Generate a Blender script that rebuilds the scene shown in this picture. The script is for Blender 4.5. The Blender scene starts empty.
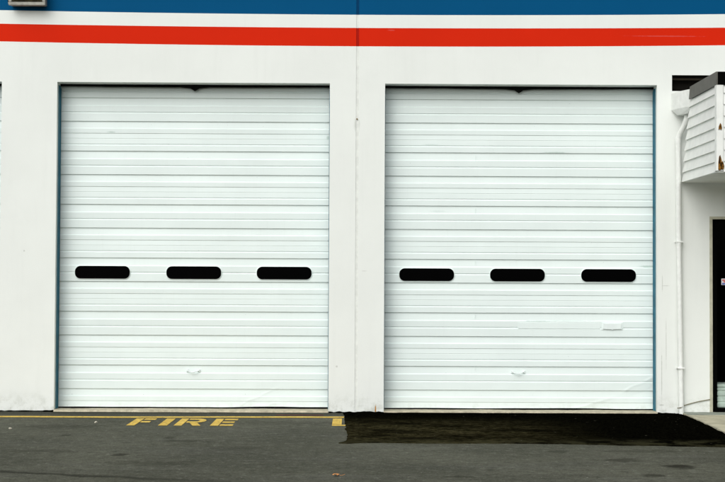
import bpy, bmesh, math, random
from mathutils import Vector, noise
R = math.radians
random.seed(7)
sc = bpy.context.scene
col = sc.collection

# ------------------------------------------------------------------ helpers
class MB:
    """collects faces (with a material slot index) and links them as one mesh object"""
    def __init__(s): s.v, s.f, s.m = [], [], []
    def face(s, pts, mi=0):
        b = len(s.v); s.v += [tuple(p) for p in pts]
        s.f.append(tuple(range(b, b + len(pts)))); s.m.append(mi)
    def box(s, x0, x1, y0, y1, z0, z1, mi=0):
        p = [(x0,y0,z0),(x1,y0,z0),(x1,y1,z0),(x0,y1,z0),(x0,y0,z1),(x1,y0,z1),(x1,y1,z1),(x0,y1,z1)]
        for q in ((0,3,2,1),(4,5,6,7),(0,1,5,4),(1,2,6,5),(2,3,7,6),(3,0,4,7)):
            s.face([p[i] for i in q], mi)
    def prism(s, poly, a, b, axis, mi=0):
        """poly of 2D points extruded between a and b along axis 0,1,2"""
        def P(p, t):
            return {0:(t,p[0],p[1]), 1:(p[0],t,p[1]), 2:(p[0],p[1],t)}[axis]
        n = len(poly)
        s.face([P(p, a) for p in poly], mi); s.face([P(p, b) for p in reversed(poly)], mi)
        for i in range(n):
            q = poly[(i+1) % n]
            s.face([P(poly[i], a), P(poly[i], b), P(q, b), P(q, a)], mi)
    def tube(s, pts, r, seg=16, mi=0, caps=True):
        pts = [Vector(p) for p in pts]; rings = []
        for i, p in enumerate(pts):
            if i == 0: d = pts[1]-p
            elif i == len(pts)-1: d = p-pts[-2]
            else: d = (pts[i+1]-p).normalized() + (p-pts[i-1]).normalized()
            d.normalize()
            up = Vector((1,0,0)) if abs(d.x) < .9 else Vector((0,1,0))
            a = d.cross(up).normalized(); b = d.cross(a)
            rr = r[i] if isinstance(r, (list, tuple)) else r
            rings.append([p + rr*(math.cos(t)*a + math.sin(t)*b) for t in [2*math.pi*k/seg for k in range(seg)]])
        for i in range(len(rings)-1):
            for k in range(seg):
                s.face([rings[i][k], rings[i][(k+1)%seg], rings[i+1][(k+1)%seg], rings[i+1][k]], mi)
        if caps:
            s.face(rings[0], mi); s.face(list(reversed(rings[-1])), mi)
    def build(s, name, mats, parent=None, smooth=False, bevel=0):
        me = bpy.data.meshes.new(name); me.from_pydata(s.v, [], s.f)
        if not isinstance(mats, (list, tuple)): mats = [mats]
        for m in mats: me.materials.append(m)
        me.polygons.foreach_set('material_index', s.m)
        bm = bmesh.new(); bm.from_mesh(me)
        bmesh.ops.remove_doubles(bm, verts=bm.verts, dist=1e-5)
        bmesh.ops.recalc_face_normals(bm, faces=bm.faces)
        bm.to_mesh(me); bm.free()
        if smooth: me.shade_smooth()
        o = bpy.data.objects.new(name, me); col.objects.link(o)
        if parent is not None: o.parent = parent
        if bevel:
            md = o.modifiers.new('Bevel', 'BEVEL'); md.width = bevel; md.segments = 2; md.limit_method = 'ANGLE'
        return o

def tag(o, label=None, cat=None, group=None, kind=None):
    if label: o['label'] = label
    if cat: o['category'] = cat
    if group: o['group'] = group
    if kind: o['kind'] = kind
    return o
def empty(name, loc):
    o = bpy.data.objects.new(name, None); o.location = loc; o.empty_display_size = .2; col.objects.link(o); return o
def child(o, root):
    """parent a mesh given in world coordinates to an empty that stands elsewhere"""
    o.parent = root
    if root.location.length > 0:
        o.data.transform(__import__('mathutils').Matrix.Translation(-root.location))
    return o

# ------------------------------------------------------------------ node helpers
class NT:
    def __init__(s, name):
        s.mat = bpy.data.materials.new(name); s.mat.use_nodes = True
        s.n = s.mat.node_tree.nodes; s.l = s.mat.node_tree.links
        s.b = s.n['Principled BSDF']
        s.tc = s.n.new('ShaderNodeTexCoord')
        s.geo = s.n.new('ShaderNodeNewGeometry')
        s.P = s.geo.outputs['Position']
    def new(s, t, **k):
        n = s.n.new(t)
        for a, b in k.items(): setattr(n, a, b)
        return n
    def put(s, sock, v):
        if hasattr(v, 'links'): s.l.new(v, sock)
        elif isinstance(v, (tuple, list)) and len(v) == 3 and sock.type == 'RGBA': sock.default_value = (*v, 1)
        else: sock.default_value = v
    def mapping(s, scale=(1,1,1), loc=(0,0,0), rot=(0,0,0), src=None):
        m = s.new('ShaderNodeMapping'); s.l.new(src or s.P, m.inputs['Vector'])
        m.inputs['Scale'].default_value = scale; m.inputs['Location'].default_value = loc; m.inputs['Rotation'].default_value = rot
        return m.outputs[0]
    def noise(s, scale=5, detail=4, rough=.5, vec=None, dist=0):
        n = s.new('ShaderNodeTexNoise'); s.l.new(vec or s.P, n.inputs['Vector'])
        n.inputs['Scale'].default_value = scale; n.inputs['Detail'].default_value = detail
        n.inputs['Roughness'].default_value = rough; n.inputs['Distortion'].default_value = dist
        return n.outputs['Fac']
    def voro(s, scale=5, vec=None, feature='F1'):
        n = s.new('ShaderNodeTexVoronoi', feature=feature); s.l.new(vec or s.P, n.inputs['Vector'])
        n.inputs['Scale'].default_value = scale; return n
    def ramp(s, fac, a, b, lo=0., hi=1.):
        n = s.new('ShaderNodeMapRange'); n.interpolation_type = 'SMOOTHSTEP'
        s.put(n.inputs[0], fac)
        for i, v in enumerate((a, b, lo, hi)): n.inputs[i+1].default_value = v
        return n.outputs[0]
    def math(s, op, a, b=0.):
        n = s.new('ShaderNodeMath', operation=op); s.put(n.inputs[0], a); s.put(n.inputs[1], b); return n.outputs[0]
    def mix(s, fac, a, b, mode='MIX'):
        n = s.new('ShaderNodeMix', data_type='RGBA', blend_type=mode)
        s.put(n.inputs['Factor'], fac); s.put(n.inputs['A'], a); s.put(n.inputs['B'], b); return n.outputs['Result']
    def xyz(s):
        n = s.new('ShaderNodeSeparateXYZ'); s.l.new(s.P, n.inputs[0]); return n.outputs
    def bump(s, h, strength=.2, dist=.01):
        n = s.new('ShaderNodeBump'); s.put(n.inputs['Height'], h)
        n.inputs['Strength'].default_value = strength; n.inputs['Distance'].default_value = dist
        if s.b.inputs['Normal'].links: s.l.new(s.b.inputs['Normal'].links[0].from_socket, n.inputs['Normal'])
        s.l.new(n.outputs[0], s.b.inputs['Normal'])
    def spot(s, c, r, warp=.5, wscale=6, soft=.35, rot=0):
        """mask (0..1) of an irregular stain centred at world point c with radii r"""
        m = s.mapping(scale=(1/r[0], 1/r[1], 1/r[2]), loc=(-c[0]/r[0], -c[1]/r[1], -c[2]/r[2]))
        ln = s.new('ShaderNodeVectorMath', operation='LENGTH'); s.l.new(m, ln.inputs[0])
        w = s.math('MULTIPLY', s.math('SUBTRACT', s.noise(wscale, 5, .65), .5), warp*2)
        return s.ramp(s.math('ADD', ln.outputs['Value'], w), 1-soft, 1+soft, 1, 0)
    def out(s, color=None, rough=None, spec=None, metal=None):
        if color is not None: s.put(s.b.inputs['Base Color'], color)
        if rough is not None: s.put(s.b.inputs['Roughness'], rough)
        if spec is not None: s.put(s.b.inputs['Specular IOR Level'], spec)
        if metal is not None: s.put(s.b.inputs['Metallic'], metal)
        return s.mat

def plain(name, c, rough=.5, spec=.4, metal=0, var=.12, scale=9, bump=0):
    t = NT(name); d = tuple(x*(1-var) for x in c)
    t.out(t.mix(t.ramp(t.noise(scale, 5, .6), .35, .65), d, c), rough, spec, metal)
    if bump: t.bump(t.noise(120, 3), bump, .003)
    return t.mat

# ---- wall paints (same plaster surface under three colours)
def wall_mat(name, c, dirt):
    t = NT(name); X, Y, Z = t.xyz()
    big = t.ramp(t.noise(.9, 5, .6), .3, .7)
    base = t.mix(big, tuple(x*.955 for x in c), c)
    streak = t.ramp(t.noise(3, 5, .65, t.mapping(scale=(3, 3, .25))), .48, .75)
    base = t.mix(t.math('MULTIPLY', streak, .12*dirt), base, tuple(x*.8 for x in c))
    fine = t.ramp(t.noise(22, 4, .7), .62, .78)
    base = t.mix(t.math('MULTIPLY', fine, .10*dirt), base, tuple(x*.72 for x in c))
    speck = t.ramp(t.noise(60, 2, .5), .735, .76)
    base = t.mix(t.math('MULTIPLY', speck, .35*dirt), base, tuple(x*.55 for x in c))
    if dirt > .5:
        foot = t.math('MULTIPLY', t.ramp(Z, .0, .34, 1, 0), t.ramp(t.noise(7, 6, .7), .42, .66))
        base = t.mix(t.math('MULTIPLY', foot, .5), base, (.38, .40, .33))
        rust = t.spot((.262, 0, .04), (.009, .2, .06), .5, 30, .6)
        base = t.mix(rust, base, (.42, .20, .03))
        run = t.spot((-.004, 0, 3.87), (.035, .3, .09), .4, 12, .5)
        base = t.mix(t.math('MULTIPLY', run, .4), base, (.35, .37, .31))
        for c0, r0 in (((4.15, 0, 1.72), (.05, .3, .005)), ((4.10, 0, .12), (.03, .3, .012)), ((-.26, 0, .62), (.012, .3, .012)),
                       ((.10, 0, 1.9), (.03, .3, .004)), ((4.10, 0, .50), (.006, .3, .30)), ((-4.46, 0, 2.15), (.010, .3, .01)), ((4.11, 0, 1.75), (.004, .3, .10)), ((4.16, 0, .95), (.004, .3, .3))):
            k = t.spot(c0, r0, .9, 16, .5)
            base = t.mix(t.math('MULTIPLY', k, .45), base, (.33, .34, .30))
    else:
        scuff = t.spot((4.15, 0, 5.09), (.42, .3, .007), .9, 14, .4)
        scuff2 = t.spot((.45, 0, 5.15), (.05, .3, .008), .8, 30, .4)
        m = t.math('MAXIMUM', scuff, scuff2)
        base = t.mix(t.math('MULTIPLY', m, .12), base, (.75, .4, .4))
    t.out(base, .62, .2 if dirt > .5 else .04)
    t.bump(t.noise(70, 5, .6), .22, .004)
    t.bump(t.noise(2.2, 3, .5), .12, .03)
    return t.mat
M = {}
M['wall'] = wall_mat('painted_plaster', (.79, .82, .784), 1)
M['red'] = wall_mat('red_wall_paint', (.64, .021, .004), .3)
M['blue'] = wall_mat('blue_wall_paint', (.0005, .076, .195), .3)
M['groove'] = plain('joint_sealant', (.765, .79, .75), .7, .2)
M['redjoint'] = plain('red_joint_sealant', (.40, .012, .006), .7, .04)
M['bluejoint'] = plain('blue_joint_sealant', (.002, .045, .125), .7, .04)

# ---- enamelled steel of the overhead doors
def door_mat():
    t = NT('white_enamel_steel'); X, Y, Z = t.xyz()
    c = (.762, .848, .826)
    base = t.mix(t.ramp(t.noise(1.3, 4, .6), .3, .7), tuple(x*.96 for x in c), c)
    st = t.ramp(t.noise(5, 5, .65, t.mapping(scale=(6, 6, .3))), .52, .8)
    base = t.mix(t.math('MULTIPLY', st, .10), base, (.55, .60, .56))
    hz = t.ramp(t.noise(6, 4, .6, t.mapping(scale=(.35, 1, 9))), .55, .8)
    base = t.mix(t.math('MULTIPLY', hz, .12), base, (.60, .66, .63))
    chip = t.ramp(t.noise(38, 2, .5), .77, .79)
    base = t.mix(t.math('MULTIPLY', chip, .5), base, (.2, .25, .23))
    for c0, r0, a in (((3.97, 0, 1.98), (.12, 1, .014), .55), ((2.7, 0, 3.53), (.16, 1, .010), .5), ((-3.35, 0, 3.78), (.05, 1, .012), .4),
                      ((1.0, 0, 3.63), (.10, 1, .006), .35), ((2.9, 0, 1.235), (.32, 1, .006), .35), ((2.47, 0, 1.23), (.2, 1, .006), .6),
                      ((-.40, 0, 3.72), (.02, 1, .03), .5), ((-.8, 0, 1.93), (.07, 1, .012), .25), ((1.1, 0, 2.72), (.10, 1, .012), .2)):
        k = t.spot(c0, r0, .8, 18, .5)
        base = t.mix(t.math('MULTIPLY', k, a), base, (.30, .42, .36))
    # grime that gathers at the very bottom edge
    gr = t.math('MULTIPLY', t.ramp(Z, .03, .16, 1, 0), t.ramp(t.noise(9, 6, .7), .42, .7))
    base = t.mix(t.math('MULTIPLY', gr, .28), base, (.36, .37, .31))
    t.out(base, .42, .35)
    t.bump(t.noise(1.6, 3, .5), .15, .02)
    return t.mat
M['door'] = door_mat()
M['doorside'] = plain('white_trim_paint', (.775, .852, .832), .5, .3, var=.06)
M['jamb'] = plain('blue_jamb_paint', (.022, .160, .235), .5, .2, var=.3, scale=7)
M['rubber'] = plain('black_rubber', (.006, .007, .006), .75, .1)
M['pane'] = plain('black_window_pane', (.0007, .0007, .0008), .35, .015)

def concrete(name, c, scale=8):
    t = NT(name)
    base = t.mix(t.ramp(t.noise(scale, 6, .7), .3, .7), tuple(x*.6 for x in c), c)
    sp = t.ramp(t.noise(scale*6, 3, .6), .6, .72)
    base = t.mix(t.math('MULTIPLY', sp, .6), base, tuple(x*.25 for x in c))
    t.out(base, .85, .2); t.bump(t.noise(60, 5, .7), .5, .006)
    return t.mat
M['sill'] = concrete('worn_concrete_sill', (.56, .51, .38), 13)
M['path'] = concrete('pale_concrete', (.52, .49, .36), 2.2)
M['kerb'] = concrete('grey_concrete', (.30, .33, .28), 5)

# ---- asphalt
def asphalt():
    t = NT('old_asphalt'); X, Y, Z = t.xyz()
    a, b = (.064, .066, .046), (.102, .104, .076)
    base = t.mix(t.ramp(t.noise(.45, 6, .6), .35, .65), a, b)
    base = t.mix(t.math('MULTIPLY', t.ramp(t.noise(1.1, 5, .6, t.mapping(scale=(.35, 2.2, 1))), .45, .7), .4), base, (.045, .046, .036))
    base = t.mix(t.math('MULTIPLY', t.ramp(t.noise(1.7, 5, .6, t.mapping(scale=(.3, 1.5, 1), loc=(5, 2, 0))), .5, .72), .35), base, (.125, .126, .108))
    g1 = t.noise(9, 6, .8)
    base = t.mix(t.ramp(g1, .33, .5, .7, 0), base, (.026, .027, .019))
    base = t.mix(t.ramp(g1, .52, .70, 0, .6), base, (.21, .215, .175))
    wall_band = t.math('MULTIPLY', t.ramp(Y, -.75, -.25, 0, .75), t.ramp(g1, .3, .5, .6, 1))  # asphalt colour gets darker towards the wall, broken up by noise
    base = t.mix(wall_band, base, (.026, .027, .018))
    agg = t.noise(45, 4, .75)
    base = t.mix(t.ramp(agg, .36, .5, .6, 0), base, (.018, .019, .014))
    base = t.mix(t.ramp(agg, .55, .72, 0, .6), base, (.20, .20, .175))
    v = t.voro(34)
    base = t.mix(t.ramp(v.outputs['Distance'], .05, .16, .5, 0), base, (.19, .19, .16))
    sp = t.ramp(t.noise(16, 2, .5), .74, .76)
    base = t.mix(t.math('MULTIPLY', sp, .8), base, (.33, .32, .28))
    sd = t.ramp(t.noise(5, 4, .7, t.mapping(scale=(.6, 1, 1), loc=(9, 3, 0))), .67, .73)
    base = t.mix(t.math('MULTIPLY', sd, .7), base, (.020, .020, .012))
    for c0, r0, al in (((3.10, -5.42, 0), (.14, .16, 1), .95), ((2.73, -6.05, 0), (.10, .12, 1), .7), ((2.65, -4.95, 0), (.16, .14, 1), .6),
                   ((-2.39, -4.68, 0), (.075, .09, 1), .8), ((-3.3, -2.9, 0), (.06, .11, 1), .6), ((-2.1, -3.1, 0), (.07, .12, 1), .6),
                   ((-1.9, -3.4, 0), (.22, .10, 1), .5), ((-1.3, -4.1, 0), (.30, .18, 1), .35), ((-1.9, -5.3, 0), (.45, .16, 1), .35),
                   ((.95, -6.2, 0), (.12, .06, 1), .5), ((2.1, -4.25, 0), (.1, .12, 1), .5), ((3.0, -4.2, 0), (.5, .12, 1), .4), ((-3.2, -4.4, 0), (.35, .14, 1), .35),
                   ((-3.6, -1.9, 0), (.5, .2, 1), .3), ((-.9, -1.4, 0), (.6, .25, 1), .25)):
        base = t.mix(t.math('MULTIPLY', t.spot(c0, r0, .9, 9, .45), al), base, (.016, .015, .008))
    # sealed crack running off at the lower left
    u = t.math('ADD', t.math('ADD', Y, 5.98), t.math('MULTIPLY', t.math('ADD', X, 3.3), .28))
    u = t.math('ADD', u, t.math('MULTIPLY', t.math('SUBTRACT', t.noise(3, 5, .7), .5), .35))
    crack = t.math('MULTIPLY', t.ramp(t.math('ABSOLUTE', u), .02, .10, 1, 0), t.ramp(X, -2.6, -.6, .85, .15))
    base = t.mix(crack, base, (.018, .018, .011))
    t.out(base, .9, .12)
    t.bump(agg, .6, .008); t.bump(v.outputs['Distance'], .25, .006); t.bump(t.noise(1.2, 4), .3, .03)
    return t.mat
M['asphalt'] = asphalt()
def new_asphalt():
    t = NT('new_asphalt'); X, Y, Z = t.xyz()
    agg = t.noise(40, 4, .75)
    base = t.mix(t.ramp(agg, .42, .68), (.0006, .0006, .0004), (.0055, .0055, .0032))
    # trodden dust in the middle of the repair, worn away towards the wall and the right
    m = t.math('MULTIPLY', t.ramp(X, 3.1, 1.2), t.ramp(Y, -.4, -2.2))
    m = t.math('MULTIPLY', m, t.ramp(t.noise(1.6, 6, .7, t.mapping(scale=(.7, 1.3, 1))), .30, .62))
    base = t.mix(t.math('MULTIPLY', m, .85), base, t.mix(t.ramp(t.noise(11, 6, .8), .38, .62), (.007, .0065, .002), (.055, .049, .023)))
    e = t.math('MULTIPLY', t.ramp(Y, -3.0, -3.6), t.ramp(t.noise(3, 5, .7), .4, .6))
    base = t.mix(t.math('MULTIPLY', e, .6), base, (.045, .043, .022))
    sp = t.ramp(t.noise(14, 2, .5), .73, .75)
    base = t.mix(t.math('MULTIPLY', sp, .6), base, (.12, .115, .09))
    t.out(base, .95, .0); t.bump(agg, .7, .01); t.bump(t.noise(6, 4), .4, .02)
    return t.mat
M['patch'] = new_asphalt()
def paint():
    t = NT('yellow_road_paint')
    base = t.mix(t.ramp(t.noise(4, 5, .6), .3, .7), (.60, .39, .055), (.76, .53, .10))
    w = t.noise(26, 5, .75)
    w2 = t.math('MULTIPLY', t.ramp(w, .50, .64), .75)
    base = t.mix(w2, base, (.09, .085, .055))
    t.out(base, .8, .2); t.bump(w, .4, .004)
    return t.mat
M['yellow'] = paint()
M['redpaint'] = plain('faded_red_paint', (.16, .055, .04), .85, .1, var=.6, scale=20)
M['tar'] = plain('black_tar', (.004, .0045, .003), .9, .0, var=.5, scale=20)
# canopy
M['clap'] = plain('white_clapboard_paint', (.83, .85, .815), .55, .3, var=.08, scale=5, bump=.15)
M['flash'] = plain('grey_metal_flashing', (.095, .095, .080), .5, .35, var=.25, scale=6)
M['black'] = plain('black_flashing', (.0016, .0016, .0014), .7, .02)
M['dark'] = plain('dark_void', (.010, .009, .007), .8, .1)
M['brown'] = plain('dark_brown_lining', (.055, .045, .032), .8, .1)
M['rot'] = plain('rotten_wood', (.26, .12, .022), .9, .1, var=.85, scale=40)
M['pipe'] = plain('white_pipe_paint', (.81, .835, .80), .45, .4, var=.08, scale=14)
M['frame'] = plain('beige_frame_paint', (.50, .49, .38), .5, .3, var=.2, scale=12)
M['lampbody'] = plain('grey_lamp_paint', (.36, .35, .30), .45, .4, var=.3, scale=14)
M['lampglass'] = plain('smoked_lamp_glass', (.12, .10, .055), .2, .4, var=.7, scale=12)
M['cable'] = plain('grey_cable', (.20, .19, .12), .6, .3)
M['shape'] = plain('pale_shape_green', (.66, .74, .68), .5, .3, var=.25, scale=9)
M['steel'] = plain('rusty_steel', (.22, .15, .05), .7, .3, var=.4, scale=60)
M['leaf'] = plain('orange_leaf', (.62, .27, .08), .6, .3, var=.5, scale=50)
M['stone'] = plain('pale_stone', (.55, .52, .42), .8, .2, var=.3, scale=60)
M['stw'] = plain('sticker_white', (.75, .75, .78), .4, .3); M['str'] = plain('sticker_red', (.6, .04, .03), .4, .3); M['stb'] = plain('sticker_blue', (.08, .12, .45), .4, .3)
def glass():
    t = NT('dark_door_glass'); n = t.n
    tr = t.new('ShaderNodeBsdfTransparent'); tr.inputs[0].default_value = (.86, .9, .88, 1)
    gl = t.new('ShaderNodeBsdfGlossy'); gl.inputs['Roughness'].default_value = .03; gl.inputs['Color'].default_value = (.5, .5, .5, 1)
    mx = t.new('ShaderNodeMixShader'); mx.inputs[0].default_value = .006
    t.l.new(tr.outputs[0], mx.inputs[1]); t.l.new(gl.outputs[0], mx.inputs[2]); t.l.new(mx.outputs[0], n['Material Output'].inputs[0])
    return t.mat
M['glass'] = glass()

# ------------------------------------------------------------------ dimensions
H = 4.426                       # door opening height
DW, GAP = 3.668, .744           # opening width, pier width
DOORS = [-2.206, 2.206, -2.206-DW-GAP]     # centres of the three openings
TH = .24                        # wall thickness
HOLE = (4.243, 6.6, 4.347, 4.563)
ENT = (4.745, 6.35, 0., 2.655)

# ------------------------------------------------------------------ ground
def ground():
    m = MB(); S = 600
    m.face([(-S,-S,0),(S,-S,0),(S,S,0),(-S,S,0)])
    tag(m.build('ground', M['asphalt']), kind='structure')
ground()
def ragged(poly, step=.05, amp=.02, seed=1):
    out = []
    for i, a in enumerate(poly):
        b = poly[(i+1) % len(poly)]; n = max(1, int(math.dist(a, b)/step))
        for k in range(n):
            t = k/n; x = a[0]+(b[0]-a[0])*t; y = a[1]+(b[1]-a[1])*t
            if y < -.02:
                x += noise.noise((x*5, y*5, seed))*amp*1.2 + noise.noise((x*19, y*19, seed))*amp*.6
                y += noise.noise((x*5+40, y*5, seed))*amp*1.6 + noise.noise((x*19, y*19+7, seed))*amp
            out.append((x, y))
    return out
m = MB()
poly = ragged([(-.19, 0), (-.155, -.3), (-.13, -1.3), (-.10, -2.6), (-.110, -3.30), (-.12, -3.44), (-.19, -3.60), (-.10, -3.62), (.10, -3.52), (.7, -3.57), (2.0, -3.55), (3.07, -3.70), (4.0, -3.82),
               (5.2, -3.86), (5.2, -3.0), (4.300, -2.9), (4.30, -2.6), (4.345, -1.3), (4.36, -.02), (4.36, 0)], .04, .022)
m.prism(poly, -.02, .010, 2)
tag(m.build('asphalt_patch', M['patch']), kind='structure')

# concrete path before the entrance, its edge against the new asphalt
m = MB()
m.prism([(4.365, -.002), (4.35, -1.3), (4.305, -2.6), (4.295, -2.86), (7.8, -2.86), (7.8, -.002)], -.05, .022, 2)
tag(m.build('path', M['path']), kind='structure')
m = MB(); m.box(4.372, 7.0, -.36, -.003, .0, .030)
tag(m.build('doorstep', M['kerb'], bevel=.006), kind='structure')

# tar seam at the foot of the wall, left
m = MB()
for x0, x1 in ((-10, -8.46), (-4.78, -4.045), (-.368, -.19), (-.188, .366), (4.045, 4.28)):
    n = max(3, int((x1-x0)/.018)); top = []; 
    for i in range(n+1):
        x = x0+(x1-x0)*i/n; w = .03+.08*max(0, noise.noise((x*3.1, 0, 3)))+.05*noise.noise((x*15, 1, 3))
        top.append((x, w))
    for (xa, wa), (xb, wb) in zip(top[:-1], top[1:]):
        m.prism([(-wa, .004), (-.002, .004), (-.002, .008+wa*.22)], xa, xb, 0) if wa > 0 else None
tag(m.build('tar_seam', M['tar']), kind='structure')

# ---- painted markings (thin coats of paint 4 mm up)
def slabs(m, rects, z=.004):
    for x0, x1, y0, y1 in rects: m.face([(x0,y0,z),(x1,y0,z),(x1,y1,z),(x0,y1,z)])
m = MB(); pts = []
for i in range(160):
    x = -10 + 9.84*i/159
    c = -.745 + .022*(x+4.6) - .05*math.exp(-((x+2.9)/1.0)**2) + .012*noise.noise((x*2, 0, 0))
    w = .083 + .008*noise.noise((x*6, 5, 0))
    pts.append((x, c-w, c+w))
pts[-1] = (-.155, pts[-1][1], pts[-1][2])
for a, b in zip(pts[:-1], pts[1:]): m.face([(a[0],a[1],.004),(b[0],b[1],.004),(b[0],b[2],.004),(a[0],a[2],.004)])
tag(m.build('yellow_line', M['yellow']), kind='structure')
T, B = -.93, -1.80          # far and near edge of the letters
def letter(name, rects=(), polys=()):
    m = MB(); slabs(m, rects, .0045)
    for p in polys: m.face([(x, y, .0045) for x, y in p])
    return m
g = 'yellow letters painted on the asphalt'
let = letter('F', [(-2.79, -2.69, B, T), (-2.675, -2.53, T-.17, T), (-2.675, -2.56, T-.50, T-.33)])
tag(let.build('painted_letter', M['yellow']), "yellow letter F, first of the word FIRE painted on the asphalt", 'road marking', g, 'structure')
let = letter('I', [(-2.405, -2.295, B, T)])
tag(let.build('painted_letter', M['yellow']), "yellow letter I, narrow second letter of the word FIRE", 'road marking', g, 'structure')
arc = [(-2.00+.12*math.cos(a), T-.25+.25*math.sin(a)) for a in [R(90-15*k) for k in range(13)]]
arci = [(-2.00+.035*math.cos(a), T-.25+.10*math.sin(a)) for a in [R(-90+15*k) for k in range(13)]]
rp = [(-2.105, T)] + arc + [(-2.105, T-.50), (-2.105, T-.35)] + arci + [(-2.105, T-.15)]
let = letter('R', [(-2.215, -2.12, B, T)], [rp, [(-2.06, T-.515), (-1.965, T-.515), (-1.885, B), (-1.985, B)]])
tag(let.build('painted_letter', M['yellow']), "yellow letter R, third letter of the word FIRE with its rounded bowl", 'road marking', g, 'structure')
let = letter('E', [(-1.775, -1.675, B, T), (-1.66, -1.495, T-.17, T), (-1.66, -1.51, T-.52, T-.35), (-1.66, -1.50, B, B+.17)])
tag(let.build('painted_letter', M['yellow']), "yellow letter E, last letter of the word FIRE", 'road marking', g, 'structure')
let = letter('L', [(-.295, -.178, B+.24, T+.08), (-.295, -.178, B+.17, B+.215), (-.295, -.122, B+.05, B+.17)])
tag(let.build('painted_letter', M['yellow']), "yellow letter L cut off by the edge of the black asphalt patch", 'road marking', g, 'structure')
m = MB(); slabs(m, [(-1.05, -.42, -.42, -.33)], .004)
tag(m.build('faded_red_line', M['redpaint']), kind='structure')

# ------------------------------------------------------------------ building
bld = empty('warehouse_building', (0, 0, 0))
tag(bld, 'white painted warehouse with red and blue stripes over its big white overhead doors', 'building')

XL, XR, ZT = -10.2, 9.5, 7.3
J = .019                        # half width of the panel joint
xs = sorted({XL, XR, *[k*.8+.3 for k in range(-12, 12)], -J, J, HOLE[0], HOLE[1], ENT[0], ENT[1]} | {c+s*DW/2 for c in DOORS for s in (-1, 1)})
zs = [0, ENT[3], HOLE[2], H, HOLE[3], 4.942, 5.188, 5.368, ZT]
holes = [(c-DW/2, c+DW/2, 0, H) for c in DOORS] + [HOLE, ENT]
m = MB()
def zz_(x, z):
    k = {4.942: .0017, 5.188: .0013, 5.368: .0015}.get(z, 0)
    return z - k*7.5 + k*x*x if k else z
def inhole(x, z): return any(a < x < b and c < z < d for a, b, c, d in holes)
for i in range(len(xs)-1):
    for k in range(len(zs)-1):
        x0, x1, z0, z1 = xs[i], xs[i+1], zs[k], zs[k+1]
        if inhole((x0+x1)/2, (z0+z1)/2): continue
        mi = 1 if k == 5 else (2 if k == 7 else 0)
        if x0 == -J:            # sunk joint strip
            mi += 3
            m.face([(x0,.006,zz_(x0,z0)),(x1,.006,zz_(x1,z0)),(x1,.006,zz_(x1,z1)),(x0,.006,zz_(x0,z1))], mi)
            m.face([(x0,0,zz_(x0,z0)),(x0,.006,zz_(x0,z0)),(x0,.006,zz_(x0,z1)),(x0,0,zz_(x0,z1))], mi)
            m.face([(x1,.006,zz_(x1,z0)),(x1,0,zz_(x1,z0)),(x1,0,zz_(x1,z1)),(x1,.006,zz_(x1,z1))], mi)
        else:
            m.face([(x0,0,zz_(x0,z0)),(x1,0,zz_(x1,z0)),(x1,0,zz_(x1,z1)),(x0,0,zz_(x0,z1))], mi)
for a, b, c, d in holes:        # reveals
    dp = TH
    m.face([(a,0,c),(a,dp,c),(a,dp,d),(a,0,d)]); m.face([(b,0,c),(b,0,d),(b,dp,d),(b,dp,c)])
    m.face([(a,0,d),(a,dp,d),(b,dp,d),(b,0,d)])
    if c > 0: m.face([(a,0,c),(b,0,c),(b,dp,c),(a,dp,c)])
# side walls and inner skin so that the block is closed
m.face([(XL,0,0),(XL,12,0),(XL,12,ZT),(XL,0,ZT)]); m.face([(XR,0,0),(XR,12,0),(XR,12,ZT),(XR,0,ZT)])
m.face([(XL,12,0),(XR,12,0),(XR,12,ZT),(XL,12,ZT)])
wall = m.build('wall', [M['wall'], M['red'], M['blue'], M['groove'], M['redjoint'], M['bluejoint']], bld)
m = MB(); m.box(XL-.03, XR+.03, -.03, 12.03, ZT, ZT+.12); m.build('parapet_cap', M['flash'], bld)
m = MB(); m.box(HOLE[0]-.1, HOLE[1]+.1, TH+.002, TH+.02, HOLE[2]-.2, HOLE[3]+.2)
m.face([(HOLE[0]+.002,.004,HOLE[3]-.002),(HOLE[1]-.002,.004,HOLE[3]-.002),(HOLE[1]-.002,TH,HOLE[3]-.002),(HOLE[0]+.002,TH,HOLE[3]-.002)])
m.face([(HOLE[0]+.002,.004,HOLE[2]),(HOLE[0]+.002,TH,HOLE[2]),(HOLE[0]+.002,TH,HOLE[3]),(HOLE[0]+.002,.004,HOLE[3])])
m.box(HOLE[0]+.03, HOLE[1]-.03, .10, .13, HOLE[3]-.05, HOLE[3]-.028, 1)
m.build('vent_recess', [M['dark'], M['brown']], bld)
# small bolt with a run of dirt under it
m = MB(); m.tube([(-.004, .006, 3.946), (-.004, -.012, 3.946)], [.011, .009], 10); m.build('bolt', M['steel'], bld)

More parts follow.
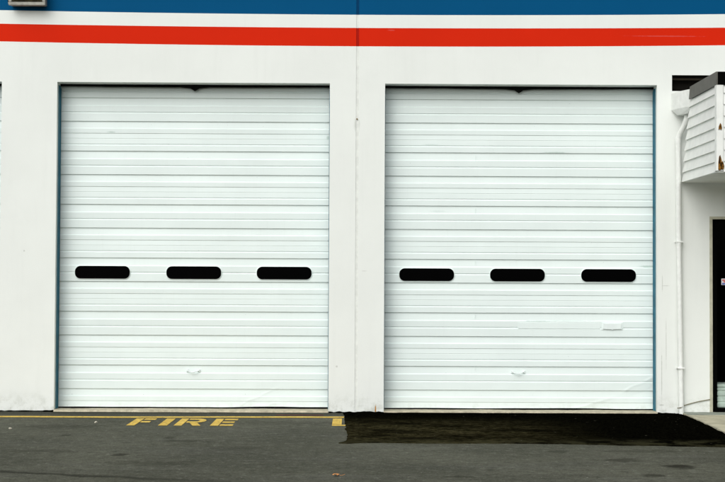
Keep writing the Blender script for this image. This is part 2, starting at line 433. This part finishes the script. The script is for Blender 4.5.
# ------------------------------------------------------------------ overhead doors
ZJ = 3.931; A_, B_ = .4065, .3209; PX = 1/73.5
YD = .262
def profile():
    """(z, recess) list from the top of the door down"""
    def secA(z): # big section
        f = lambda t: z - t*PX
        return [(f(.0),0), (f(.25),.016), (f(1.35),.017), (f(6.8),.010), (f(7.6),.0), (f(8.1),-.001), (f(12.1),.0), (f(12.4),.007), (f(13.5),.0065),
                (f(17.3),.003), (f(17.5),.006), (f(18.2),.005), (f(22.8),.003), (f(23.1),.010), (f(23.9),.009), (f(24.7),.0), (f(29.4),.0)]
    def secB(z):
        f = lambda t: z - t*PX
        return [(f(.0),0), (f(.25),.016), (f(1.35),.017), (f(7.4),.010), (f(8.3),.0), (f(8.8),-.001), (f(14.2),.001), (f(14.5),.009), (f(15.3),.008),
                (f(16.1),.0), (f(23.2),.0)]
    pr = []; z = ZJ + A_ + B_
    pr += secA(z + 0); z -= A_
    pr += secB(z); z -= B_
    for _ in range(5):
        pr += secA(z); z -= A_
        pr += secB(z); z -= B_
    last = [p for p in secA(z) if p[0] > .060]
    pr += last + [(.052, .002), (.045, .0)]
    return pr
PROF = profile()
def refine(pr, ztop=.75, st=.012):
    out = [pr[0]]
    for (za, ra), (zb_, rb) in zip(pr[:-1], pr[1:]):
        if za < ztop:
            n = max(1, int(abs(za-zb_)/st))
            for k in range(1, n): out.append((za+(zb_-za)*k/n, ra+(rb-ra)*k/n))
        out.append((zb_, rb))
    return out
def warp(cx, x, z, kind):
    """shallow oil canning of the sheet and the creases of the knocks each door took"""
    d = .0022*noise.noise((x*1.1+cx*3, z*3.0, cx)) + .0012*noise.noise((x*4, z*9, cx+5))
    if kind == 'right':
        # line from (2.84,.0) to (3.45,.18) and (3.65,.27) to (4.06,.48): sheet pushed in beyond each
        for (ax, az), (bx, bz), k, L in (((2.84,-.01),(3.45,.18),.10,.10), ((3.60,.25),(4.08,.49),.09,.12)):
            ux, uz = bx-ax, bz-az; n = math.hypot(ux, uz); ux /= n; uz /= n
            s = (x-ax)*ux+(z-az)*uz; t = (x-ax)*uz-(z-az)*ux + .022*noise.noise((s*5, ax, 0)) + .05*(s/n)*(1-s/n)     # t>0 lower right
            fade = max(0, min(1, (s+.05)/.15))*max(0, min(1, (n-s+.1)/.2))
            if t > 0: d += k*min(t, L)*fade*max(0, 1-max(0, t-L)/.25)*.55
            d -= .0035*fade*math.exp(-(t/.018)**2)*(.5+.9*abs(noise.noise((s*7, 1, ax))))
    if kind == 'left':
        for (ax, az), (bx, bz), k in (((-1.62,.05),(-1.10,.30),.05), ((-1.30,.04),(-1.0,.12),.05)):
            ux, uz = bx-ax, bz-az; n = math.hypot(ux, uz); ux /= n; uz /= n
            s = (x-ax)*ux+(z-az)*uz; t = (x-ax)*uz-(z-az)*ux + .02*noise.noise((s*6, ax, 0))
            fade = max(0, min(1, (s+.05)/.12))*max(0, min(1, (n-s+.08)/.15))
            if t > 0: d += k*min(t, .07)*fade*max(0, 1-max(0, t-.07)/.2)*.45
            d -= .0022*fade*math.exp(-(t/.016)**2)
        d += 0
    return d
def window(cx0, parent, dy=0):
    """black rounded vision panel in a slim white surround, 0.745 x 0.172"""
    m = MB(); zc = 1.867; w, h, r = .372, .086, .076
    def ring(w, h, r, y):
        p = []
        for sx, sz, a0 in ((1,1,0),(-1,1,90),(-1,-1,180),(1,-1,270)):
            for k in range(8):
                a = R(a0+90*k/7); p.append((cx0+sx*(w-r)+r*math.cos(a), y, zc+dy+sz*(h-r)+r*math.sin(a)))
        return p
    y = YD
    o1, o2, i1, i2 = ring(w+.007, h+.007, r+.007, y+.012), ring(w+.006, h+.006, r+.006, y-.010), ring(w+.001, h+.001, r, y-.012), ring(w, h, r, y-.0075)
    n = len(o1)
    for a, b, mi in ((o1, o2, 0), (o2, i1, 0), (i1, i2, 1)):
        for k in range(n): m.face([a[k], a[(k+1)%n], b[(k+1)%n], b[k]], mi)
    m.face(i2, 1)
    return m.build('window', [M['doorside'], M['pane']], parent)
def handle(x, z, parent):
    m = MB()
    m.box(x-.092, x-.066, YD-.010, YD+.02, z-.006, z+.024); m.box(x+.066, x+.092, YD-.010, YD+.02, z-.006, z+.024)
    pts = [(x+.075*math.cos(a), YD-.045-.0*k, z-.008+.030*(1-math.sin(a))-.03) for k, a in enumerate([R(180+18*i) for i in range(11)])]
    pts = [(x-.078+.156*i/10, YD-.008-.030*math.sin(math.pi*i/10), z+.010-.022*math.sin(math.pi*i/10)) for i in range(11)]
    m.tube(pts, .0075, 8)
    return m.build('lift_handle', M['doorside'], parent)
LAB = {'left': 'white ribbed overhead door behind the FIRE lettering, three black slot windows',
       'right': 'white ribbed overhead door with a mended strip at lower right, above the black patch',
       'far': 'white ribbed overhead door barely showing at the left edge'}
for cx, kind in zip(DOORS, ('left', 'right', 'far')):
    m = MB(); x0, x1 = cx-DW/2-.03, cx+DW/2+.03; nx = 70 if kind == 'far' else 190
    PROFk = refine(PROF) if kind != 'far' else PROF
    V = [[None]*(nx+1) for _ in PROFk]
    for r_, (z, rec) in enumerate(PROFk):
        for i in range(nx+1):
            x = x0+(x1-x0)*i/nx
            zz = z
            if z < .06: zz += .006*noise.noise((x*1.5, cx, 0)) + (.012*max(0, 1-abs(x-cx-1.2)/.8) if kind == 'left' else .006*max(0, 1-abs(x-cx-.5)/.8))
            V[r_][i] = (x, YD+rec+warp(cx, x, z, kind), zz)
    for r_ in range(len(PROFk)-1):
        for i in range(nx):
            m.face([V[r_+1][i], V[r_+1][i+1], V[r_][i+1], V[r_][i]])
    # return at the bottom edge
    for i in range(nx):
        a, b = V[-1][i], V[-1][i+1]
        m.face([a, b, (b[0], b[1]+.04, b[2]), (a[0], a[1]+.04, a[2])])
    d = m.build('overhead_door', M['door'], bld); d['label'] = LAB[kind]
    off = {'left': (-3.453+2.206, 0, -.856+2.206), 'right': (.954-2.206, 2.191-2.206, 3.431-2.206), 'far': (-1.24, 0, 1.24)}
    wx = {'left': (-3.453, -2.212, -.984), 'right': (.954, 2.190, 3.431), 'far': (cx-1.24, cx, cx+1.24)}[kind]
    for w_ in wx: window(w_, d, -.012 if kind == 'right' else 0)
    handle(cx-.005, .53, d)
    if kind == 'right':
        m = MB()     # mended strip and latch cover
        m.box(2.20, 3.32, YD-.003, YD+.012, 1.128, 1.212)
        m.build('repair_strip', M['door'], d, bevel=.002)
        m = MB(); m.box(3.335, 3.625, YD-.006, YD+.012, 1.112, 1.218)
        m.prism([(3.362, 1.205), (3.352, 1.128), (3.47, 1.122), (3.48, 1.112), (3.49, 1.122), (3.607, 1.128), (3.597, 1.205)], YD-.022, YD-.007, 1)
        m.build('latch_cover', M['doorside'], d, bevel=.003)
        for z in (3.45, 2.73, 2.02, 1.30, .60):
            m = MB(); m.box(1.6125, 1.6155, YD-.001, YD+.005, z-.040, z+.035)
            m.build('seam_mark', M['door'], d)
    # bottom rubber, ragged
    m = MB(); n = 60
    for i in range(n):
        xa = x0+.03+(DW)*i/n; xb = x0+.03+(DW)*(i+1)/n
        za = .022+.008*noise.noise((xa*4, 2, cx)); zb = .022+.008*noise.noise((xb*4, 2, cx))
        m.face([(xa,YD+.012,za),(xb,YD+.012,zb),(xb,YD+.012,.06),(xa,YD+.012,.06)])
    m.build('bottom_seal', M['rubber'], d)
    # header seal with its sagging middle
    m = MB(); n = 420; xa0 = cx-DW/2+.002; xb0 = cx+DW/2-.002
    def zb_(x):
        s = abs(x-cx+.01)
        return H-.039 + .005*noise.noise((x*2.2, 7, cx)) - .034*max(0, 1-s/.06) - .018*max(0, 1-s/.20) + .008*min(1, s/1.5)
    for i in range(n):
        xa = xa0+(xb0-xa0)*i/n; xb = xa0+(xb0-xa0)*(i+1)/n
        m.prism([(.205, H-.003), (.222, H-.003), (.222, zb_(xa)), (.205, zb_(xa))], xa, xb, 0)
    m.build('header_seal', M['rubber'], bld)
    # blue painted jamb angles
    for s in (-1, 1):
        e = cx+s*DW/2
        m = MB()
        m.box(min(e, e-s*.004), max(e, e-s*.004), .085, .236, .03, H-.03)
        m.box(min(e-s*.004, e-s*.010), max(e-s*.004, e-s*.010), .20, .236, .03, H-.06)
        o = m.build('door_jamb', M['jamb'], bld)
    # concrete threshold
    m = MB(); n = 50
    for i in range(n):
        xa = cx-DW/2+.001+(DW-.002)*i/n; xb = cx-DW/2+.001+(DW-.002)*(i+1)/n
        f1 = lambda x: -.035-.03*noise.noise((x*3, 0, 9))-.015*noise.noise((x*14, 0, 9))
        f2 = lambda x: .026+.006*noise.noise((x*2, 4, 9))+.003*noise.noise((x*17, 4, 9))
        m.face([(xa,f1(xa),0.002),(xb,f1(xb),0.002),(xb,f1(xb)+.012,f2(xb)),(xa,f1(xa)+.012,f2(xa))])
        m.face([(xa,f1(xa)+.012,f2(xa)),(xb,f1(xb)+.012,f2(xb)),(xb,.5,f2(xb)),(xa,.5,f2(xa))])
    m.build('door_sill', M['sill'], bld)

# ------------------------------------------------------------------ entrance under the canopy
a, b, c, d_ = ENT
m = MB(); w = .036
for x0, x1, z0, z1 in ((a, a+w, .031, d_), (b-w, b, .031, d_), (a+w, b-w, d_-w, d_)):
    m.box(x0, x1, -.014, .10, z0, z1)
    m.box(x0+(.010 if x0 == a else 0), x1-(.010 if x1 == b else 0), -.020, -.014, z0, z1-(.010 if z1 == d_ else 0))
m.build('door_frame', M['frame'], bld)
ed = MB(); f = .068; A, Bx, ztop = a+w+.002, b-w-.002, d_-w-.002
ed.box(A, A+f, .02, .065, .035, ztop); ed.box(Bx-f, Bx, .02, .065, .035, ztop)
ed.box(A+f, Bx-f, .02, .065, .035, .035+.05); ed.box(A+f, Bx-f, .02, .065, ztop-.06, ztop)
xm = (A+Bx)/2; ed.box(xm-.04, xm+.04, .022, .063, .085, ztop-.06)
ed = ed.build('entrance_door', M['black'], bld, bevel=.003)
ed['label'] = 'black framed glass door under the clapboard canopy'
m = MB(); m.face([(A+f,.045,.085),(Bx-f,.045,.085),(Bx-f,.045,ztop-.06),(A+f,.045,ztop-.06)]); m.build('glass_pane', M['glass'], ed)
m = MB(); sx, sz = 4.915, 1.735; y = .0425
m.box(sx, sx+.085, y, y+.0015, sz, sz+.085, 0)
m.box(sx+.012, sx+.07, y-.0012, y, sz+.055, sz+.072, 1); m.box(sx+.008, sx+.078, y-.0012, y, sz+.006, sz+.026, 2); m.box(sx+.03, sx+.06, y-.0012, y, sz+.034, sz+.05, 1)
m.build('sticker', [M['stw'], M['str'], M['stb']], ed)
m = MB(); m.box(xm-.075, xm-.055, -.045, -.025, .95, 1.35); m.box(xm-.075, xm-.055, -.025, .02, .97, .99); m.box(xm-.075, xm-.055, -.025, .02, 1.31, 1.33)
m.build('pull_handle', M['flash'], ed)
# dark room behind the glass
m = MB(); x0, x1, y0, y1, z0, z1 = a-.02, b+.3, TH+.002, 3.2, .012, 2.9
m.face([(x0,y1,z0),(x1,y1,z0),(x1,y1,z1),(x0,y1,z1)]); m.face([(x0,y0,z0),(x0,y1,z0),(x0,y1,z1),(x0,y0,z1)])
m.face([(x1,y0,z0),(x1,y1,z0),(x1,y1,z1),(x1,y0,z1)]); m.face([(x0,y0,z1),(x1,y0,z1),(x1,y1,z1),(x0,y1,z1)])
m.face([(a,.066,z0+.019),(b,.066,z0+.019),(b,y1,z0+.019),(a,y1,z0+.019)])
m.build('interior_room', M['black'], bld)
# ribbed solid put in for a pale banded patch in the pane
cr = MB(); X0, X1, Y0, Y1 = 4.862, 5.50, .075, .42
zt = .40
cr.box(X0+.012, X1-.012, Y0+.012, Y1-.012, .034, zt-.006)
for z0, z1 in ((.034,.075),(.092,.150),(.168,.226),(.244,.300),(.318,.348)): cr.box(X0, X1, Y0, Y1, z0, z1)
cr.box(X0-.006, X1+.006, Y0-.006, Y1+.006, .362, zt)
cr = cr.build('pale_ribbed_shape', M['shape'], bevel=.004)
tag(cr, 'pale green ribbed shape put in for a pale patch in the entrance door glass', 'shape')

# ------------------------------------------------------------------ canopy
can = empty('canopy', (4.37, 0, 3.11))
tag(can, 'white clapboard box canopy with grey flashing and a rotted corner above the entrance', 'canopy')
CX0, CX1, CF, Z0, ZS, ZF = 4.382, 7.2, -1.90, 3.112, 4.172, 4.330
yb = lambda z: -.03 - .47*(z-Z0)/(ZS-Z0)          # leaning rear edge of the side wall
m = MB()          # side clapboards: each board's foot stands proud of the board under it
zb = [Z0, Z0+.128] + [Z0+.128+.1385*k for k in range(1, 7)] + [ZS-.002]
zb = [z for z in zb if z <= ZS]
for k in range(len(zb)-1):
    z0, z1 = zb[k], zb[k+1]
    ya, yf = yb(z0), CF+.085
    x_f, x_t = CX0-.020, CX0-.002
    x_f -= .004; p = [(x_f,ya,z0),(x_f,yf,z0),(x_t,yf,z1),(x_t,yb(z1),z1)]
    m.face(p); m.face([(x_f,ya,z0),(x_f,yf,z0),(CX0+.01,yf,z0),(CX0+.01,ya,z0)])
    m.face([(x_f,ya,z0),(x_t,yb(z1),z1),(CX0+.02,yb(z1),z1),(CX0+.02,ya,z0)])
    m.face([(x_f,yf,z0),(x_t,yf,z1),(CX0+.02,yf,z1),(CX0+.02,yf,z0)])
child(m.build('side_siding', M['clap']), can)
m = MB()
for k in range(len(zb)-1):
    z0, z1 = zb[k]-.0, zb[k+1]
    y_f, y_t = CF-.018, CF-.002
    m.face([(CX0+.062,y_f,z0),(CX1,y_f,z0),(CX1,y_t,z1),(CX0+.062,y_t,z1)])
    m.face([(CX0+.062,y_f,z0),(CX1,y_f,z0),(CX1,CF+.01,z0),(CX0+.062,CF+.01,z0)])
child(m.build('front_siding', M['clap']), can)
m = MB(); m.box(CX0-.0265, CX0+.058, CF-.0215, CF+.075, Z0+.012, ZS-.001)
child(m.build('corner_board', M['clap'], bevel=.003), can)
m = MB(); m.prism([(CF+.02, Z0+.02), (yb(Z0)-.02, Z0+.02), (yb(ZS)-.02, ZS), (CF+.02, ZS)], CX0+.004, CX1-.01, 0)
child(m.build('carcass', M['clap']), can)
m = MB(); m.box(CX0-.004, CX1, CF+.0, -.03, Z0-.006, Z0+.010)
child(m.build('soffit', M['clap']), can)
m = MB(); yk = yb(ZS)-.0
m.prism([(CF-.026, ZS), (yk, ZS), (yk-.06, ZF), (CF-.026, ZF)], CX0-.030, CX0-.012, 0)
child(m.build('side_flashing', M['flash']), can)
m = MB(); m.box(CX0-.012, CX1+.02, CF-.026, CF-.006, ZS, ZF)
child(m.build('front_flashing', M['black']), can)
m = MB(); m.box(CX0-.012, CX1, CF-.006, yk-.06, ZS+.002, ZF-.02); child(m.build('roof_deck', M['flash']), can)
# rotted spots on the corner
def blob(cx, cy, pts, side, zc):
    m = MB()
    if side: m.prism([(cy+u, zc+v) for u, v in pts], CX0-.0255, CX0-.0185, 0)
    else: m.prism([(cx+u, zc+v) for u, v in pts], CF-.0285, CF-.021, 1)
    return m
tall = [(-.02,-.10),(.0,-.11),(.022,-.09),(.030,-.01),(.020,.06),(.004,.125),(-.010,.10),(-.018,.02)]
small = [(-.024,-.05),(.0,-.035),(.018,-.055),(.027,-.02),(.018,.03),(.004,.055),(-.008,.03),(-.02,0)]
for src in (blob(CX0+.012, 0, [(u*.95, v*.8) for u, v in tall], False, 3.215), blob(CX0+.043, 0, [(u*.7, v*.45) for u, v in tall], False, 3.185),
            blob(CX0+.016, 0, [(u*.8, v*.8) for u, v in small], False, 3.66)):
    child(src.build('rotted_wood', M['rot']), can)
m = MB(); m.prism([(CX0-.0,3.22),(CX0+.014,3.20),(CX0+.016,3.27),(CX0+.012,3.30),(CX0+.004,3.28)], CF-.0315, CF-.0286, 1)
child(m.build('rot_hole', M['dark']), can)

# ------------------------------------------------------------------ drainpipe with its hopper
dp = empty('drainpipe', (4.35, -.05, 0))
tag(dp, 'white painted drainpipe with box hopper between the right overhead door and entrance', 'drainpipe')
m = MB()      # hopper: seven sided box, wider at the mouth
plan = [(4.235, -.004), (4.272, -.20), (4.388, -.50), (4.50, -.50), (4.50, -.004)]
cxp, cyp = 4.355, -.20
zt_, zm_, zl_ = 4.312, 4.085, 4.005
top = [(x, y, zt_) for x, y in plan]; mid = [(x, y, zm_) for x, y in plan]; low = [(cxp+(x-cxp)*.55, cyp+(y-cyp)*.45, zl_) for x, y in plan]
top2 = [(cxp+(x-cxp)*.94, cyp+(y-cyp)*.94, zt_) for x, y in plan]; in2 = [(p[0], p[1], zt_-.12) for p in top2]
n = len(plan)
for p, q in ((low, mid), (mid, top), (top, top2), (top2, in2)):
    for k in range(n): m.face([p[k], p[(k+1)%n], q[(k+1)%n], q[k]])
m.face(low); m.face(in2)
child(m.build('hopper', M['pipe'], bevel=.004), dp)
m = MB()
m.tube([(4.400, -.20, 4.04), (4.398, -.19, 3.95), (4.380, -.16, 3.88), (4.33, -.08, 3.755), (4.312, -.062, 3.70), (4.310, -.060, 3.62)], .037, 18)
m.tube([(4.310, -.060, 3.66), (4.318, -.058, 2.33)], .0365, 18)
m.tube([(4.318, -.058, 2.36), (4.352, -.056, .0)], .033, 18)
m.tube([(4.310, -.060, 3.70), (4.310, -.060, 3.63)], .0395, 18); m.tube([(4.3185, -.058, 2.36), (4.319, -.058, 2.27)], .0375, 18)
m.tube([(4.378, -.157, 3.875), (4.398, -.19, 3.95)], .039, 18)
child(m.build('pipe', M['pipe'], smooth=False), dp)
for z in (2.31, .62):
    x = 4.31+(3.66-z)*.0115; m = MB()
    m.box(x-.055, x+.055, -.016, -.002, z-.010, z+.010); m.box(x-.044, x+.044, -.100, -.016, z-.009, z+.009)
    child(m.build('bracket', M['pipe'], bevel=.002), dp)

# thin cable from the pipe's foot to the entrance frame
m = MB(); pts = []
for i in range(25):
    t = i/24; pts.append((4.30+.445*t, -.014-.085*math.exp(-((t-.09)/.09)**2), .085+.115*t+.012*math.sin(math.pi*t)))
m.tube(pts, .006, 8)
tag(m.build('cable', M['cable']), 'thin grey cable slung low across the wall from drainpipe to entrance', 'cable')

# ------------------------------------------------------------------ wall lamp
lp = empty('wall_lamp', (-4.46, 0, 5.42))
tag(lp, 'grey box floodlight with smoked glass mounted on the blue stripe', 'wall lamp')
m = MB(); lx0, lx1, lz0, lz1, ly = -4.668, -4.177, 5.432, 5.80, -.17
m.prism([(-.004, lz0+.01), (-.004, lz1), (-.09, lz1), (ly+.035, lz1-.06), (ly+.035, lz0)], lx0+.01, lx1-.01, 0)
child(m.build('housing', M['lampbody'], bevel=.006), lp)
m = MB(); fw = .040
def rim(y0, y1):
    m.box(lx0, lx1, y0, y1, lz0-.004, lz0+fw); m.box(lx0, lx1, y0, y1, lz1-.06-fw, lz1-.06)
    m.box(lx0, lx0+fw, y0, y1, lz0+fw, lz1-.06-fw); m.box(lx1-fw, lx1, y0, y1, lz0+fw, lz1-.06-fw)
rim(ly, ly+.034)
child(m.build('front_rim', M['lampbody'], bevel=.008), lp)
m = MB()
x0, x1, z0, z1 = lx0+fw+.004, lx1-fw-.004, lz0+fw+.004, lz1-.06-fw-.004
inner = [(x0+.04, z0+.03), (x1-.04, z0+.03), (x1-.04, z1-.03), (x0+.04, z1-.03)]; outer = [(x0, z0), (x1, z0), (x1, z1), (x0, z1)]
for k in range(4):
    m.face([(outer[k][0], ly+.03, outer[k][1]), (outer[(k+1)%4][0], ly+.03, outer[(k+1)%4][1]), (inner[(k+1)%4][0], ly-.012, inner[(k+1)%4][1]), (inner[k][0], ly-.012, inner[k][1])])
m.face([(x, ly-.012, z) for x, z in inner])
child(m.build('lens', M['lampglass'], bevel=.003), lp)

# ------------------------------------------------------------------ litter
m = MB()
lf = [(0,0),(.022,.012),(.016,.03),(.045,.026),(.05,.05),(.03,.062),(.008,.058),(-.012,.07),(-.022,.045),(-.045,.04),(-.035,.018),(-.016,.02)]
ctr = Vector((0, .035, .022))
for k in range(len(lf)):
    p, q = lf[k], lf[(k+1) % len(lf)]
    h = lambda p: .006+.016*abs(math.sin(p[0]*60+1))
    m.face([(p[0], p[1], h(p)), (q[0], q[1], h(q)), tuple(ctr)])
m.tube([(0, 0, .008), (-.005, -.03, .012), (.002, -.05, .02)], .0018, 6)
o = m.build('leaf', M['leaf']); o.location = (-.155, -6.20, .002); o.rotation_euler = (0, 0, R(70))
tag(o, 'small curled orange leaf lying alone on the asphalt', 'leaf')
for nm, (x, y, s), lab in (('stone', (-3.21, -1.48, .022), 'small pale stone on the asphalt just below the yellow line'),
                        ('stone', (-4.08, -2.25, .020), 'small pale stone near the left edge of the asphalt'),):
    bm = bmesh.new(); bmesh.ops.create_icosphere(bm, subdivisions=2, radius=s)
    for v in bm.verts: v.co *= 1+.35*noise.noise(v.co*40+Vector((x, y, 0))); v.co.z *= .6
    me = bpy.data.meshes.new(nm); bm.to_mesh(me); bm.free(); me.materials.append(M['stone'])
    o = bpy.data.objects.new(nm, me); o.location = (x, y, s*.4); col.objects.link(o)
    tag(o, lab, 'stone', 'loose stones on the asphalt')

# ------------------------------------------------------------------ light
EL, AZ = 40, -25            # elevation; direction the light comes from, degrees left of the camera side
w = bpy.data.worlds.new('World'); sc.world = w; w.use_nodes = True
nt = w.node_tree; bg = nt.nodes['Background']
sky = nt.nodes.new('ShaderNodeTexSky'); sky.sky_type = 'NISHITA'; sky.sun_disc = False
sky.sun_elevation = R(EL); sky.sun_rotation = R(180-AZ)
sky.air_density = 1.0; sky.dust_density = 4.0; sky.ozone_density = 1.0
hs = nt.nodes.new('ShaderNodeHueSaturation'); hs.inputs['Saturation'].default_value = .22
nt.links.new(sky.outputs[0], hs.inputs['Color']); nt.links.new(hs.outputs[0], bg.inputs['Color'])
bg.inputs['Strength'].default_value = .10
sl = bpy.data.lights.new('overcast_sun', 'SUN'); sl.energy = 1.3; sl.angle = R(75); sl.color = (.985, 1, .975)
so = bpy.data.objects.new('overcast_sun', sl); col.objects.link(so)
dirv = Vector((math.sin(R(AZ))*math.cos(R(EL)), -math.cos(R(AZ))*math.cos(R(EL)), math.sin(R(EL))))
so.rotation_euler = dirv.to_track_quat('Z', 'Y').to_euler()
so.location = dirv*30

# ------------------------------------------------------------------ camera
cam = bpy.data.cameras.new('Camera'); co = bpy.data.objects.new('Camera', cam); col.objects.link(co)
cam.sensor_width = 36; cam.lens = 71.014; cam.clip_end = 2000
p, yw, rl = 2.72138417e-02, 5.77218646e-03, 4.65597951e-03
F = Vector((math.sin(yw)*math.cos(p), math.cos(yw)*math.cos(p), math.sin(p)))
r0 = Vector((math.cos(yw), -math.sin(yw), 0)); u0 = r0.cross(F)
Rr = math.cos(rl)*r0 + math.sin(rl)*u0; U = -math.sin(rl)*r0 + math.cos(rl)*u0
from mathutils import Matrix
mt = Matrix((Rr, U, -F)).transposed().to_4x4(); mt.translation = Vector((-.0335, -19.2036, 1.78))
co.matrix_world = mt
sc.camera = co
vs = sc.view_settings
sc.view_settings.view_transform = 'Standard'; vs.look = 'None'; vs.gamma = 1; vs.exposure = 0.29; vs.use_curve_mapping = False
